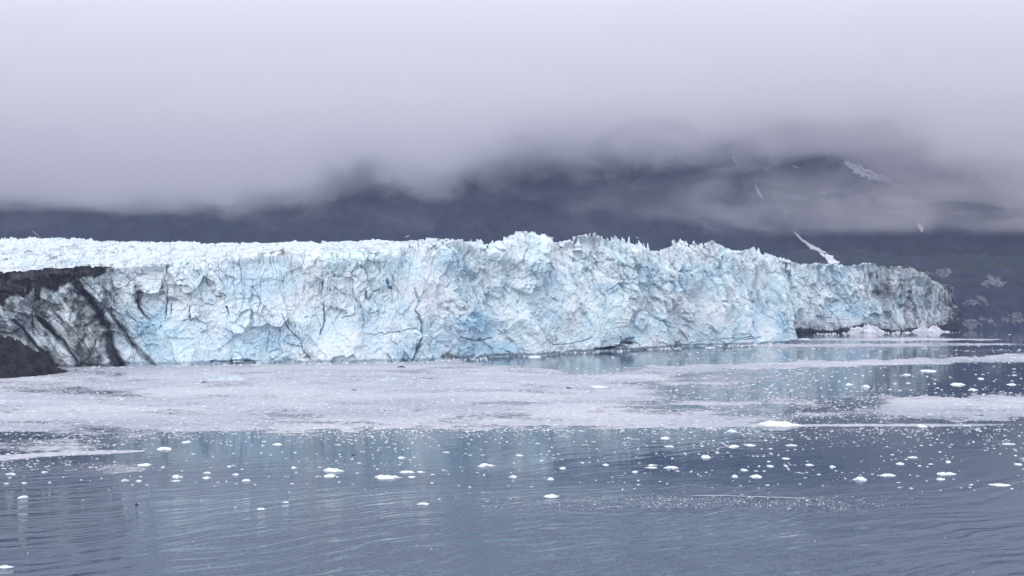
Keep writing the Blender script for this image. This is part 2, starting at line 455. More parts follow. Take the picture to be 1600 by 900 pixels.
def build_face(name, plan, rimz, nz, flut, tintfn, parent, lean, crack=True):
    """plan: (n,2) world points of the waterline; rimz(n): height of the cliff top"""
    P = np.asarray(plan)
    seg = np.hypot(*np.diff(P, axis=0).T); s = np.concatenate([[0], np.cumsum(seg)])
    tx = np.gradient(P[:, 0], s); ty = np.gradient(P[:, 1], s)
    ker = np.hanning(61); ker /= ker.sum()
    pad = lambda a: np.convolve(np.pad(a, 30, mode='edge'), ker, 'valid')
    tx, ty = pad(tx), pad(ty); l = np.hypot(tx, ty); nx, ny = ty / l, -tx / l         # outward, toward the ship
    T = np.linspace(0, 1, nz)[:, None]
    zz = -2.5 + T * (rimz[None, :] + 2.5)
    S = np.broadcast_to(s[None, :], zz.shape)
    d, a1, b1, c1, cA, cB, calm = face_relief(S, zz)
    fade = sstep(1.0, 0.93, T)
    d = d * (0.45 + 0.55 * fade)
    # vertical fluting under the rim
    fl = worley(S / 2.6 + 0.35 * fbm(S / 9, zz / 14, 161, 2) * 3, zz / 26.0, 163)
    flz = sstep(0.55, 0.88, T + 0.12 * fbm(S / 20, zz / 20, 165, 2))
    fk = flut * np.interp(s, [0, 300, 520, 5000], [0.35, 0.4, 1, 1])[None, :] if flut <= 1 else flut
    d = d + fk * flz * ((fl[4] - 0.5) * 2.4 - 1.0 * sstep(0.16, 0.0, fl[1] - fl[0]))
    fg = worley(S / 6.0 + 0.06 * zz / 6.0 + 1.2 * fbm(S / 16, zz / 30, 191, 3), zz / 24.0, 193)
    fgz = sstep(0.25, 0.6, T + 0.2 * fbm(S / 25, zz / 25, 195, 2)) * (np.interp(s, [0, 300, 480, 5000], [0.1, 0.3, 1, 1])[None, :] if flut <= 1 else 1.2)
    d = d + fgz * ((fg[4] - 0.5) * 4.6 + (fg[5] - 0.5) * fg[2] * 6.5 - 2.2 * sstep(0.14, 0.0, fg[1] - fg[0]))
    if crack:
        pq = 0.8 * S + 0.6 * zz + 3 * fbm(S / 15, zz / 15, 185, 3); al = 0.6 * S - 0.8 * zz
        d = d + (2.6 * ridged(pq / 9, al / 60, 187, 4) + 1.0 * ridged(pq / 2.6, al / 18, 189, 2)) * sstep(150, 60, S)
    ln = lean(s)[None, :]
    base_off = ln * (1 - T) ** 1.25 - 1.6 * sstep(2.2, 0.2, zz)                       # leans back, notched at the waterline
    off = d + base_off - ln * 0.55
    X = P[None, :, 0] + nx[None, :] * off; Y = P[None, :, 1] + ny[None, :] * off
    U = 800 + X / Y * F; V = PV(zz, Y)
    pxm = Y / F
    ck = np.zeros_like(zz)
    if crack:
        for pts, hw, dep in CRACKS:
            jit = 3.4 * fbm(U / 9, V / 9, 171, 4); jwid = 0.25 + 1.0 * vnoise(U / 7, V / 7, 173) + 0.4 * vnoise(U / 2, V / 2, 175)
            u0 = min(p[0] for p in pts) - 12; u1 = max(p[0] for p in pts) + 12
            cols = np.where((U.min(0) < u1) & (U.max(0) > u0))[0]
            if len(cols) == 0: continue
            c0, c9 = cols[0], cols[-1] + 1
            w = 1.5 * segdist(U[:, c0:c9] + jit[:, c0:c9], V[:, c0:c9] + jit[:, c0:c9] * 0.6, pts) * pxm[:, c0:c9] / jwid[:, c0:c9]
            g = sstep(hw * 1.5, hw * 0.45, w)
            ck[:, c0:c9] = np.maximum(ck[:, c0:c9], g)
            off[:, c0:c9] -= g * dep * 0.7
        X = P[None, :, 0] + nx[None, :] * off; Y = P[None, :, 1] + ny[None, :] * off
    blue, dirt_shade, grime = tintfn(S, zz, T, U, V, d, a1, b1, c1, cA, cB, calm, ck, fl)
    Z = zz + 0.25 * fbm(S / 1.1, zz / 1.1, 181, 2)
    cols = np.stack([blue, dirt_shade, grime], -1).reshape(-1, 3)
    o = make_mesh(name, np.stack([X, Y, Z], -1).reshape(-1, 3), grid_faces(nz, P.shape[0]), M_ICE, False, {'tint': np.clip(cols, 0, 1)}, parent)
    return X[-1], Y[-1], Z[-1]

glacier = bpy.data.objects.new('glacier', None); COL.objects.link(glacier)
tag(glacier, 'wide crevassed blue-white glacier ending in a jagged ice cliff at the water', 'glacier')

def gauss(x, y, cx, cy, rx, ry): return np.exp(-((x - cx) / rx) ** 2 - ((y - cy) / ry) ** 2)
BLUES = [(235, 520, 45, 22, .75), (290, 485, 45, 14, .4), (610, 415, 30, 20, .5), (700, 400, 25, 18, .55), (385, 450, 60, 28, .25), (745, 505, 35, 16, .75), (770, 545, 45, 12, .9),
         (850, 440, 38, 35, .7), (945, 450, 35, 10, .7), (1012, 425, 20, 12, .8), (1055, 446, 12, 14, 1.1), (890, 500, 60, 20, .4), (1090, 440, 40, 30, .3), (1150, 520, 40, 18, .4),
         (1220, 490, 18, 45, .6), (1170, 500, 40, 22, .35), (430, 530, 55, 22, .45), (470, 400, 40, 14, .35), (1025, 505, 40, 20, .2), (550, 510, 50, 20, .2), (640, 550, 40, 12, .3), (1340, 485, 40, 12, .8), (1300, 430, 40, 16, .3), (1440, 470, 40, 16, .25)]
def tint_main(S, zz, T, U, V, d, a1, b1, c1, cA, cB, calm, ck, fl):
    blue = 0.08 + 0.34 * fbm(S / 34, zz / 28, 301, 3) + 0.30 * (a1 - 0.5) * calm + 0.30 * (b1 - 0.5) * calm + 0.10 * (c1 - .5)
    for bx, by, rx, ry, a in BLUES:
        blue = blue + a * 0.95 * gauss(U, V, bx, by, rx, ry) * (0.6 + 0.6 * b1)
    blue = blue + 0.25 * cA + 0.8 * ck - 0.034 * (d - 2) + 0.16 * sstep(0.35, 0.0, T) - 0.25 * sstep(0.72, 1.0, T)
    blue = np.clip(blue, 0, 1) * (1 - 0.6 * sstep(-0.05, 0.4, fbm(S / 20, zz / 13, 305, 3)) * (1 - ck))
    # moraine-stained left margin
    j = 15 * fbm(U / 26, V / 26, 311, 5)
    u, v = U + j, V + j
    dirt_shade = 1.1 * sstep(8, -8, v - np.interp(u, [-100, 0, 60, 110, 140, 180], [478, 470, 458, 452, 440, 410])) * sstep(185, 150, u)
    dirt_shade = dirt_shade - 0.40 * gauss(u, v, 100, 450, 30, 20) * (fl[4] > 0.45) - 0.30 * gauss(u, v, 30, 450, 60, 18) * (fl[4] > 0.72)
    stri = ridged((0.8 * S + 0.6 * zz + 2 * fbm(S / 9, zz / 9, 315, 2)) / 3.5, (0.6 * S - 0.8 * zz) / 30, 317, 3)
    dirt_shade = dirt_shade + 0.30 * stri * sstep(215, 170, U)
    band = segdist(u, v, [(110, 425), (140, 468), (163, 505), (172, 535), (188, 575)]) 
    dirt_shade = np.maximum(dirt_shade, (0.75 + 0.35 * stri) * sstep(15 + 8 * sstep(470, 570, V), 2, band))
    band2 = segdist(u, v, [(30, 470), (75, 510), (105, 540), (125, 575)])
    dirt_shade = np.maximum(dirt_shade, (0.7 + 0.35 * stri) * sstep(14, 1, band2))
    dirt_shade = np.maximum(dirt_shade, 1.0 * sstep(0, 26, v - np.interp(u, [-100, 0, 30, 70, 110], [500, 505, 530, 560, 590])))
    for bl_, bw_, ba_ in [([(60, 455), (85, 490), (118, 520), (150, 570)], 4, .55), ([(20, 500), (50, 530), (88, 572)], 7, .8), ([(135, 440), (170, 480), (200, 520), (222, 560)], 4, .5), ([(0, 480), (40, 492), (70, 520)], 6, .6), ([(100, 470), (130, 500), (150, 540)], 3, .5)]:
        dirt_shade = np.maximum(dirt_shade, (ba_ + 0.3 * stri) * sstep(bw_, 0.5, segdist(U + 0.8 * j, V + 0.5 * j, bl_)))
    band3 = segdist(u, v, [(160, 470), (180, 500), (200, 530), (235, 565)])
    dirt_shade = np.maximum(dirt_shade, 0.62 * sstep(9, 2, band3))
    dirt_shade = np.maximum(dirt_shade, 0.60 * sstep(240, 150, u) * sstep(-0.5, 0.35, fbm((U - 0.7 * V) / 16, (U + V) / 60, 313, 3) + 0.25))
    dirt_shade = np.maximum(dirt_shade, 0.30 * sstep(40, 0, np.abs(u - 170)) * sstep(0.5, 1, T))
    # dirty streaks hanging below the rim, and the shade of caves painted dark
    for cx, cy, rx, ry, a in [(215, 465, 8, 25, .5), (250, 445, 9, 22, .45), (735, 400, 20, 20, .20), (745, 420, 12, 18, .22)]:
        dirt_shade = np.maximum(dirt_shade, a * gauss(U, V, cx, cy, rx, ry) * (fl[4] > 0.4) * 1.5)
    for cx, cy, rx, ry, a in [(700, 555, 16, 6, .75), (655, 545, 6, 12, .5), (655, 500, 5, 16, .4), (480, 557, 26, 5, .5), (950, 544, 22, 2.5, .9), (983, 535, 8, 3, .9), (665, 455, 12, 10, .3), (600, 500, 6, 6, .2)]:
        dirt_shade = np.maximum(dirt_shade, a * gauss(U + j * .5, V + j * .3, cx, cy, rx, ry) * (0.5 + 1.2 * b1))
    dirt_shade = np.maximum(dirt_shade, 0.16 * ck + 0.55 * ck * sstep(230, 180, U))  # cracks darkened in colour as well, most at the left margin
    speck = sstep(0.62, 0.80, vnoise(S / 1.5, zz / 1.0, 321)) * sstep(-0.1, 0.4, fbm(S / 30, zz / 22, 323, 3))
    grime = 0.6 * speck + 0.15 * cA + 0.08 * sstep(0.0, 0.5, fbm(S / 12, zz / 25, 327, 3)) * sstep(600, 640, U) + 0.35 * sstep(300, 180, U)
    grime = grime * (1 - 0.7 * sstep(0.8, 1, T)) + 0.12 * cB * sstep(0.1, 0.4, fbm(S / 45, zz / 45, 329, 2) + .2)
    return blue, dirt_shade, grime

# main cliff, then its end wall turning back behind column 1240
uu = np.linspace(-110, 1232, 2250)
Dd = base_D(uu)
Dd = Dd + 5 * fbm(uu / 60, uu * 0, 71, 3)
plan = np.stack([W(uu, Dd), Dd], 1)
rimrow = np.interp(uu, ru, rv)
rim = CH + (HOR - rimrow) / F * (Dd + 6)
rough = np.interp(uu, [-100, 200, 450, 620, 780, 1000, 1240], [0.28, 0.32, 0.5, 0.6, 1.1, 1.15, 0.95])
rim = rim + crest(plan[:, 0], plan[:, 1], rough)
xe, ye = plan[-1]
th = np.linspace(0, 1, 260)[1:]
ex = xe + 6.5 * np.sin(np.clip(th * 6, 0, 1) * np.pi / 2) + np.clip(th - 1 / 6, 0, 1) * 62; ey = ye + th * 190
plan_all = np.concatenate([plan, np.stack([ex, ey], 1)])
rim_all = np.concatenate([rim, rim[-1] + 2.0 * fbm(ey / 9, ex / 9, 73, 3) + 0 * ex])
lean = lambda s: np.interp(s, [0, 90, 160, 400, 2000], [16, 13, 10, 9, 7])
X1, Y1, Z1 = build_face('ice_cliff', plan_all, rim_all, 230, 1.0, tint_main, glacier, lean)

# upper surface of the glacier, from the rim back to its skyline
nu, nd = 1500, 300
us = np.linspace(-108, 1236, nu)
u_rim = 800 + X1[:len(uu)] / Y1[:len(uu)] * F
order = np.argsort(u_rim)
D0 = np.interp(us, u_rim[order], Y1[:len(uu)][order]); Z0 = np.interp(us, u_rim[order], Z1[:len(uu)][order])
sm_ = lambda a: np.convolve(np.pad(a, 40, mode='edge'), np.hanning(81) / np.hanning(81).sum(), 'valid')
D0r, Z0r = D0, Z0; D0, Z0 = sm_(D0), sm_(Z0)
back = np.linspace(0, 1, nd)[:, None] ** 1.7 * (1250 - D0)[None, :]
nearrim = np.exp(-back / 2.5)
Ds = D0[None, :] + back + (D0r - D0)[None, :] * nearrim
Xs = (us[None, :] - 800) / F * Ds
SKY = [(-110, 373), (0, 375.5), (40, 373.5), (110, 376), (200, 379), (330, 382), (420, 382), (460, 380), (520, 381), (590, 377), (640, 380), (700, 377), (780, 378), (1240, 400)]
su, sv = np.array(SKY, float).T
skyrow = np.interp(us, su, sv)
Dsky = np.interp(us, [-110, 400, 560, 700, 800, 1240], [760, 740, 620, 520, 540, 700])
zsky = CH + (HOR - skyrow) / F * Dsky
tt = np.clip((Ds - D0[None, :]) / (Dsky - D0)[None, :], 0, 1.0)
shape = (tt ** 0.92)
fall = np.clip(Ds - Dsky[None, :], 0, 1e4)
low = sstep(620, 800, us)[None, :]
zz = Z0[None, :] * (1 - shape) + zsky[None, :] * shape - 0.030 * fall * (1 - low)
zz = zz - low * (np.clip(back - 4, 0, 80) * 0.14)
rr = np.interp(us, [-100, 200, 450, 620, 780, 1000, 1240], [0.85, 0.85, 0.8, 0.7, 0.8, 0.85, 0.7])[None, :]
rel = crest(Xs, Ds, np.broadcast_to(rr, Ds.shape))
blend = sstep(0, 10, back)
Zs = zz + (Z0r - Z0)[None, :] * nearrim + rel * blend + 1.2 * fbm(Xs / 45, Ds / 30, 77, 3) * blend
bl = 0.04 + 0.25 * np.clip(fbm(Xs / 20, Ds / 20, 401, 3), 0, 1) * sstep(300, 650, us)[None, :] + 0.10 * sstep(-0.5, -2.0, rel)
dt = 0.62 * sstep(26, 2, back + 10 * fbm(Xs / 12, Ds / 12, 403, 3)) * sstep(250, 120, us)[None, :] * sstep(-0.35, 0.3, fbm(Xs / 7, Ds / 3, 405, 3))
dt = np.maximum(dt, 0.55 * sstep(0.66, 0.8, vnoise(Xs / 2.2, Ds / 4, 407)) * sstep(0.05, 0.35, fbm(Xs / 40, Ds / 30, 409, 2)))
gr = 0.62 + 0.38 * sstep(0.1, 0.5, fbm(Xs / 30, Ds / 12, 411, 3))
tint = np.clip(np.stack([bl + 0 * Zs, dt, gr + 0 * Zs], -1), 0, 1).reshape(-1, 3)
make_mesh('snow_surface', np.stack([Xs, Ds, Zs], -1).reshape(-1, 3), grid_faces(nd, nu), M_ICE, False, {'tint': tint}, glacier)

# far lobe on the right: set back, striped with debris
LB = [(1196, 522.5), (1236, 521.5), (1270, 520), (1330, 519), (1400, 518), (1470, 517.3), (1500, 517)]
LR = [(1190, 400), (1212, 401), (1222, 405), (1240, 407), (1255, 413), (1270, 411), (1290, 412), (1310, 413), (1330, 416), (1345, 413), (1360, 414), (1376, 414), (1390, 417),
      (1405, 419), (1420, 420), (1440, 425), (1452, 429), (1462, 437), (1475, 443), (1486, 446), (1492, 455), (1500, 464), (1505, 478), (1509, 500)]
lu, lv = np.array(LB, float).T; qu, qv = np.array(LR, float).T
ul = np.linspace(1196, 1497, 900)
Dl = DW(np.interp(ul, lu, lv)) + 5 * fbm(ul / 25, ul * 0, 83, 3) - 3
rl = CH + (HOR - np.interp(ul, qu, qv)) / F * (Dl + 6)
pl = np.stack([W(ul, Dl), Dl], 1)
rl = rl + crest(pl[:, 0], pl[:, 1], np.full(ul.shape, 0.6))
te = np.linspace(0, 1, 160)[1:]
ex = pl[-1, 0] + 10 * np.sin(te * np.pi / 2); ey = pl[-1, 1] + te * 70
plan_l = np.concatenate([pl, np.stack([ex, ey], 1)])
rl_all = np.concatenate([rl, np.interp(te, [0, .15, .5, 1], [rl[-1], rl[-1] * .8, rl[-1] * .7, 30])])
def tint_lobe(S, zz, T, U, V, d, a1, b1, c1, cA, cB, calm, ck, fl):
    blue = 0.12 + 0.22 * fbm(S / 34, zz / 28, 351, 3) + 0.25 * (b1 - 0.5) - 0.02 * d
    for bx, by, rx, ry, a in BLUES:
        blue = blue + a * 0.9 * gauss(U, V, bx, by, rx, ry)
    j = 6 * fbm(U / 14, V / 14, 361, 4)
    u, v = U + j, V + j
    dirt_shade = 0.52 * sstep(1315, 1400, u) * sstep(-0.30, 0.45, fbm(S / 5, zz / 16, 363, 3) + 0.2) 
    dirt_shade = np.maximum(dirt_shade, 0.75 * gauss(u, v, 1372, 455, 26, 15) * sstep(0.15, 0.6, fl[4] + 0.5 * b1)); dirt_shade = np.maximum(dirt_shade, 0.6 * gauss(u, v, 1362, 428, 14, 12) * sstep(0.2, 0.6, fl[4] + 0.4 * b1))
    dirt_shade = np.maximum(dirt_shade, 1.0 * sstep(0, 9, v - np.interp(u, [1200, 1240, 1300, 1345, 1360, 1400, 1440, 1500], [505, 507, 508, 499, 503, 510, 507, 500])))  # shade under the overhanging foot of the lobe, painted into the ice colour
    dirt_shade = np.maximum(dirt_shade, 0.45 * sstep(0, 14, v - np.interp(u, [1200, 1240, 1300, 1345, 1400, 1500], [484, 486, 498, 492, 500, 490])))
    dirt_shade = np.maximum(dirt_shade, (0.55 + 0.35 * b1) * sstep(1445, 1500, u + 14 * (c1 - .5)))
    dirt_shade = np.maximum(dirt_shade, 0.55 * sstep(0.80, 1.0, T) * sstep(1320, 1380, u) * (fl[4] > 0.35))
    grime = 0.15 + 0.3 * sstep(1330, 1400, U) + 0.3 * cB
    white = gauss(u, v, 1260, 460, 30, 20)
    return blue * (1 - .7 * white), dirt_shade * (1 - white), grime * (1 - .8 * white)
Xl, Yl, Zl = build_face('side_lobe_cliff', plan_l, rl_all, 190, 1.5, tint_lobe, glacier, lambda s: np.full(s.shape, 7.0), False)
nu2, nd2 = 700, 120
us = np.linspace(1197, 1489, nu2)
n0 = len(ul)
u_rim = 800 + Xl[:n0] / Yl[:n0] * F; order = np.argsort(u_rim)
D0 = np.interp(us, u_rim[order], Yl[:n0][order]); Z0 = np.interp(us, u_rim[order], Zl[:n0][order])
back = np.linspace(0, 1, nd2)[:, None] ** 1.5 * 230
Ds = D0[None, :] + back; Xs = (us[None, :] - 800) / F * Ds
Zs = Z0[None, :] - np.clip(back - 6, 0, 400) * 0.10 + crest(Xs, Ds, np.full(Ds.shape, 0.6)) * sstep(0, 8, back)
dt = 0.6 * sstep(1320, 1400, us)[None, :] * sstep(-.2, .4, fbm(Xs / 8, Ds / 8, 421, 3)) + 0 * Zs
make_mesh('side_lobe_surface', np.stack([Xs, Ds, Zs], -1).reshape(-1, 3), grid_faces(nd2, nu2), M_ICE, False,
          {'tint': np.clip(np.stack([0.1 + 0 * Zs, dt, 0.3 + 0 * Zs], -1), 0, 1).reshape(-1, 3)}, glacier)

# pinnacles standing on the rim: broken slabs leaning out of the crest
def shard_mesh(h, w, dth, lean_x, seed):
    r = random.Random(seed); rows = 7; ring = 9; V = []
    for i in range(rows):
        t = i / (rows - 1)
        k = (1 - t) ** 0.75 * (1 + 0.25 * r.uniform(-1, 1)) + 0.04
        for a in range(ring):
            an = 2 * math.pi * a / ring
            rr_ = k * (1 + 0.22 * r.uniform(-1, 1))
            V.append((math.cos(an) * w * rr_ + lean_x * t ** 1.4, math.sin(an) * dth * rr_, t * h - 3.0 * (1 - t)))
    fc = []
    for i in range(rows - 1):
        for a in range(ring):
            b = (a + 1) % ring
            fc.append((i * ring + a, i * ring + b, (i + 1) * ring + b, (i + 1) * ring + a))
    return np.array(V), np.array(fc)
PINN = [(834, 363, 7, 5), (820, 366, 6, 7), (902, 370, 5, 8), (941, 368, 6, 6), (957, 369, 5, 4), (972, 370, 5, 4), (982, 369, 7, 4), (1013, 379, 7, 4), (1064, 372, 7, 4),
        (1072, 376, 5, 6), (1084, 376, 5, 6), (1102, 379, 6, 4), (1110, 380, 6, 3), (1118, 378, 6, 5), (1160, 391, 3, 4), (1184, 387, 5, 6), (1196, 394, 4, 4), (736, 373, 4, 3), (752, 374, 4, 3),
        (690, 377, 3, 4), (768, 375, 4, 5), (722, 376, 3, 4), (461, 375, 5, 12), (1223, 402, 4, 4), (1232, 404, 4, 3)]
for i, (pu, pv, hpx, wpx) in enumerate(PINN):
    hpx *= 1.25; wpx *= 1.05
    k = int(np.argmin(np.abs(800 + X1[:len(uu)] / Y1[:len(uu)] * F - pu)))
    if pu == 461:
        D = 735.0
    else:
        D = float(Y1[k]) + 2.5
    px = D / F
    top = CH + (HOR - pv) * px
    h = hpx * px + 3.0
    Vv, fc = shard_mesh(h, wpx * px * 0.95, wpx * px * 0.9, random.Random(i).uniform(-1.0, 0.8) * (0 if pu == 461 else 1), 50 + i)
    Vv = Vv + np.array([W(pu, D), D, top - h])
    make_mesh('serac', Vv, fc, M_ICE, False, {'tint': np.tile([[0.08, 0.0, 0.1]], (len(Vv), 1))}, glacier)

# ------------------------------------------------------------------ rock outcrop, lower left
def outcrop():
    nx_, ny_ = 240, 150
    xs = np.linspace(-120, 2, nx_); ts = np.linspace(0, 1, ny_)
    u0 = np.linspace(-130, 92, nx_)
    front = np.interp(u0, [-130, 0, 40, 70, 92], [596, 592, 589.5, 587, 583.5]); top = np.interp(u0, [-130, -30, 0, 20, 45, 62, 78, 88, 92], [515, 522, 531, 543, 556, 567, 575, 582, 584])
    Df = DW(front)
    Vs = []
    D = Df[None, :] + ts[:, None] * 28.0
    X = (u0[None, :] - 800) / F * Df[None, :] + 0 * D
    htop = CH + (HOR - top) / F * (Df + 14)
    prof = np.sin(np.clip(ts, 0, 1) * np.pi)[:, None] ** 0.8
    Z = -1.0 + (np.maximum(htop, -0.5) + 1.0)[None, :] * prof
    edge = sstep(0, 0.3, prof)
    Z = Z + edge * (3.6 * ridged((X + D * 0.9) / 7, (D - X) / 22, 501, 5) - 1.2 + 1.3 * fbm(X / 2.2, D / 2.2, 503, 4) - 1.6) * (0.35 + 0.65 * sstep(92, 50, u0))[None, :]
    D = D + 1.5 * fbm(X / 5, Z / 5, 505, 3)
    return make_mesh('rock_outcrop', np.stack([X, D, Z], -1).reshape(-1, 3), grid_faces(ny_, nx_), M_ROCK, False)
tag(outcrop(), 'dark brown rocky outcrop sloping into the ice at the glacier\'s left foot', 'rock')

# ------------------------------------------------------------------ blobs of ice and rock
def blob(nring, nseg, seed, flat=0.35, jag=0.3, peak=0.5):
    """closed irregular lump, unit half width: steep broken sides, uneven top, bottom just under 0"""
    r = np.random.RandomState(seed)
    ph = np.linspace(0, np.pi * 2, nseg, endpoint=False)
    ox, oy = r.rand(2) * 90
    out_ = 1 + 0.25 * np.sin(ph * 5 + r.rand() * 6) * r.rand() + 0.34 * np.sin(ph * 2 + r.rand() * 6) * r.rand() + 0.22 * np.sin(ph * 3 + r.rand() * 6) + jag * 0.6 * (r.rand(nseg) - 0.5)
    rad = np.concatenate([[1.0], 1 - (np.linspace(0.03, 1, nring)) ** 1.3])
    rad[-1] = 0.02
    X = np.cos(ph)[None] * out_[None] * rad[:, None]; Y = np.sin(ph)[None] * out_[None] * rad[:, None] * 0.8
    n = np.clip(0.5 + 0.95 * fbm(X * 3.1 + ox, Y * 2.6 + oy, seed, 3), 0, 1)
    n2 = 0.5 + 0.6 * ridged(X * 2.4 + oy, Y * 2.0 + ox, seed + 5, 3)
    prof = (1 - rad[:, None] ** 2) ** 0.5
    Z = flat * prof * ((1 - peak) * (0.15 + 1.3 * n) + peak * np.clip(n2 - 0.15, 0.08, 1) * 1.5 * prof)
    X = X + 0.10 * jag * fbm(X * 6, Y * 6 + oy, seed + 9, 2); Y = Y + 0.10 * jag * fbm(X * 6 + oy, Y * 6, seed + 8, 2)
    Z[0] = -0.10
    V = np.stack([X, Y, Z], -1).reshape(-1, 3)
    w = (X.max() - X.min()) / 2
    V[:, 0] -= (X.max() + X.min()) / 2; V[:, :2] /= w
    fc = []
    m = nring + 1
    for i in range(m - 1):
        for k in range(nseg):
            b = (k + 1) % nseg
            fc.append((i * nseg + k, i * nseg + b, (i + 1) * nseg + b)); fc.append((i * nseg + k, (i + 1) * nseg + b, (i + 1) * nseg + k))
    V = np.concatenate([V, [V[-nseg:].mean(0)]])
    for k in range(nseg):
        fc.append(((m - 1) * nseg + k, (m - 1) * nseg + (k + 1) % nseg, m * nseg))
    return V, np.array(fc)

def mound(name, u0, u1, vb, vt, D, mat, seed, label, cat, group=None, flatk=None, zbase=0.0, depth=0.8):
    px = D / F; w = (u1 - u0) * px / 2; h = (vb - vt) * px
    Vv, fc = blob(16, 56, seed, 1.0, 0.9, 0.75)
    Vv = Vv * np.array([w, w * depth, 1]); Vv[:, 2] *= h / Vv[:, 2].max()
    Vv[:, 2] = np.where(Vv[:, 2] < 0, -1.2, Vv[:, 2])
    o = make_mesh(name, Vv, fc, mat, False)
    o.location = (W((u0 + u1) / 2, D), D, zbase)
    tag(o, label, cat, group)
    return o
mound('ice_block', 1322, 1384, 520, 506, 818, M_SNOW, 11, 'pale snowy ice mound grounded under the side lobe, left one of two', 'ice block', 'ice mounds under the side lobe')
mound('ice_block', 1424, 1485, 518.5, 507, 836, M_SNOW, 12, 'low pale ice mound near the right tip of the side lobe', 'ice block', 'ice mounds under the side lobe')

# dirty ice left on the right bank
BANK_ICE = [(1452, 1462, 431, 423, 'small dirty ice knob right above the side lobe crest'), (1470, 1488, 432, 420, 'pale jagged ice fin standing beyond the side lobe'),
            (1508, 1530, 476, 462, 'grey ice remnant on dark bank just right of the side lobe'), (1532, 1542, 473, 462, 'upright sliver of grey ice on the dark bank'),
            (1545, 1573, 447, 434, 'highest broad patch of dirty ice on the right bank'), (1536, 1548, 452, 442, 'small grey ice lump just below the highest ice patch'),
            (1506, 1534, 517, 508, 'dirty ice heap at the water beside the lobe tip'), (1536, 1556, 506, 497, 'bright little ice patch low on the right bank'),
            (1572, 1586, 508, 494, 'grey ice heap low on the bank near the right edge'), (1590, 1604, 504, 490, 'grey ice heap at the very right edge of the bank')]
for i, (a, b, vb, vt, lab) in enumerate(BANK_ICE):
    D = hit((a + b) / 2, min(vb, 514) - 1, bank_z, 885, 1300) or 905.0
    px = D / F; wd = (b - a) * px * 0.44; dp = (vb - vt) * px / 0.30 * 0.42
    gx, gy = np.meshgrid(np.linspace(-1.4, 1.4, 44), np.linspace(-1.4, 1.4, 40))
    x = W((a + b) / 2, D) + gx * wd; y = D + dp * 0.55 + gy * dp
    mk = 1 - np.hypot(gx, gy) ** 1.5 + 1.5 * fbm(gx * 1.7 + i * 7, gy * 1.7 + i * 3, 700 + i, 4)
    z = bank_z(x, y) + np.clip(mk, -.3, 1) * (vb - vt) * px * 0.45 * (0.6 + 0.6 * vnoise(gx * 5 + i, gy * 5, 710 + i))
    z = np.maximum(z, 0.2 + 0 * z)
    fcs = grid_faces(40, 44)
    fcs = fcs[mk.ravel()[fcs].min(1) > -0.05]
    us_ = np.unique(fcs); rm = -np.ones(mk.size, int); rm[us_] = np.arange(len(us_))
    o = make_mesh('dirty_ice', np.stack([x, y, z], -1).reshape(-1, 3)[us_], rm[fcs], M_DIRTYICE, False)
    tag(o, lab, 'ice patch', 'dirty ice left on the right bank')

# snow lying in gullies
def snow_patch(pts, fn, d0, d1, label, seed):
    """pts: list of (u, v, half width in photo px) down the gully; draped on the slope"""
    n = max(8, int(sum(math.hypot(b[0] - a[0], b[1] - a[1]) for a, b in zip(pts[:-1], pts[1:])) / 1.2)); m = 7
    t = np.linspace(0, 1, len(pts)); ts = np.linspace(0, 1, n)
    pu = np.interp(ts, t, [p[0] for p in pts]); pv = np.interp(ts, t, [p[1] for p in pts]); pw = np.interp(ts, t, [p[2] for p in pts])
    du = np.gradient(pu); dv = np.gradient(pv); l = np.hypot(du, dv) + 1e-6
    Vv = []
    last = None
    for i in range(n):
        for k in range(m):
            o = (k / (m - 1) - 0.5) * 2
            wob = 1 + 0.7 * float(fbm(np.array([ts[i] * n / 5.0]), np.array([seed + (3.0 if o > 0 else 0)]), seed, 2)[0])
            u = pu[i] - dv[i] / l[i] * pw[i] * o * wob; v = pv[i] + du[i] / l[i] * pw[i] * o * wob
            D = hit(u, v, fn, d0, d1, 2.0) or last or (d0 + 60)
            last = D
            D2 = D - (5.0 if abs(o) < .99 else -6)
            Vv.append((W(u, D2), D2, CH + (HOR - v) / F * D2))
    Vv = np.array(Vv); fcs = grid_faces(n, m)
    fcs = fcs[np.ptp(Vv[:, 1][fcs], axis=1) < 260]
    o = make_mesh('snow_patch', Vv, fcs, M_SNOW, True)
    return tag(o, label, 'snow patch', 'snow patches on the mountainside')
MB = (890, 2190)
def slope_z(x, y): return np.where(y < 1322, bank_z(x, y), np.where(y < 1345, -99.0, mount_z(x, y)))
snow_patch([(1240, 362, 1.0), (1256, 377, 2.6), (1275, 389, 3.8), (1290, 398, 4.6), (1300, 409, 8), (1304, 416, 11)], slope_z, *MB, 'long narrow snow chute widening down to the side lobe crest', 3)
snow_patch([(1320, 252, 3), (1338, 264, 8), (1360, 273, 7), (1380, 280, 6), (1404, 293, 2.5)], slope_z, *MB, 'largest snow field, a slanting streak high under the clouds', 5)
snow_patch([(1181, 288, 1), (1184, 298, 3.6), (1191, 310, 1.4)], slope_z, *MB, 'short bright snow wedge in the middle of the mountainside', 7)
snow_patch([(1144, 243, 1.4), (1152, 258, 1.4)], slope_z, *MB, 'faint thin snow streak high near the cloud edge', 9)
snow_patch([(1434, 349, 1), (1440, 356, 4.5), (1440, 363, 1)], slope_z, *MB, 'small V-shaped snow patch in low cloud at the right', 11)
snow_patch([(1283, 299, 2), (1290, 302, 2)], slope_z, *MB, 'dot of snow below the largest snow field', 13)
snow_patch([(1239, 259, 1), (1246, 262, 1)], slope_z, *MB, 'dot of snow left of the largest snow field', 15)
snow_patch([(51, 361, .6), (65, 373, .6)], slope_z, *MB, 'thin snow line behind the glacier at far left', 17)
snow_patch([(633, 371, .6), (639, 368, .9)], slope_z, *MB, 'tiny snow fleck just above the middle glacier skyline', 19)
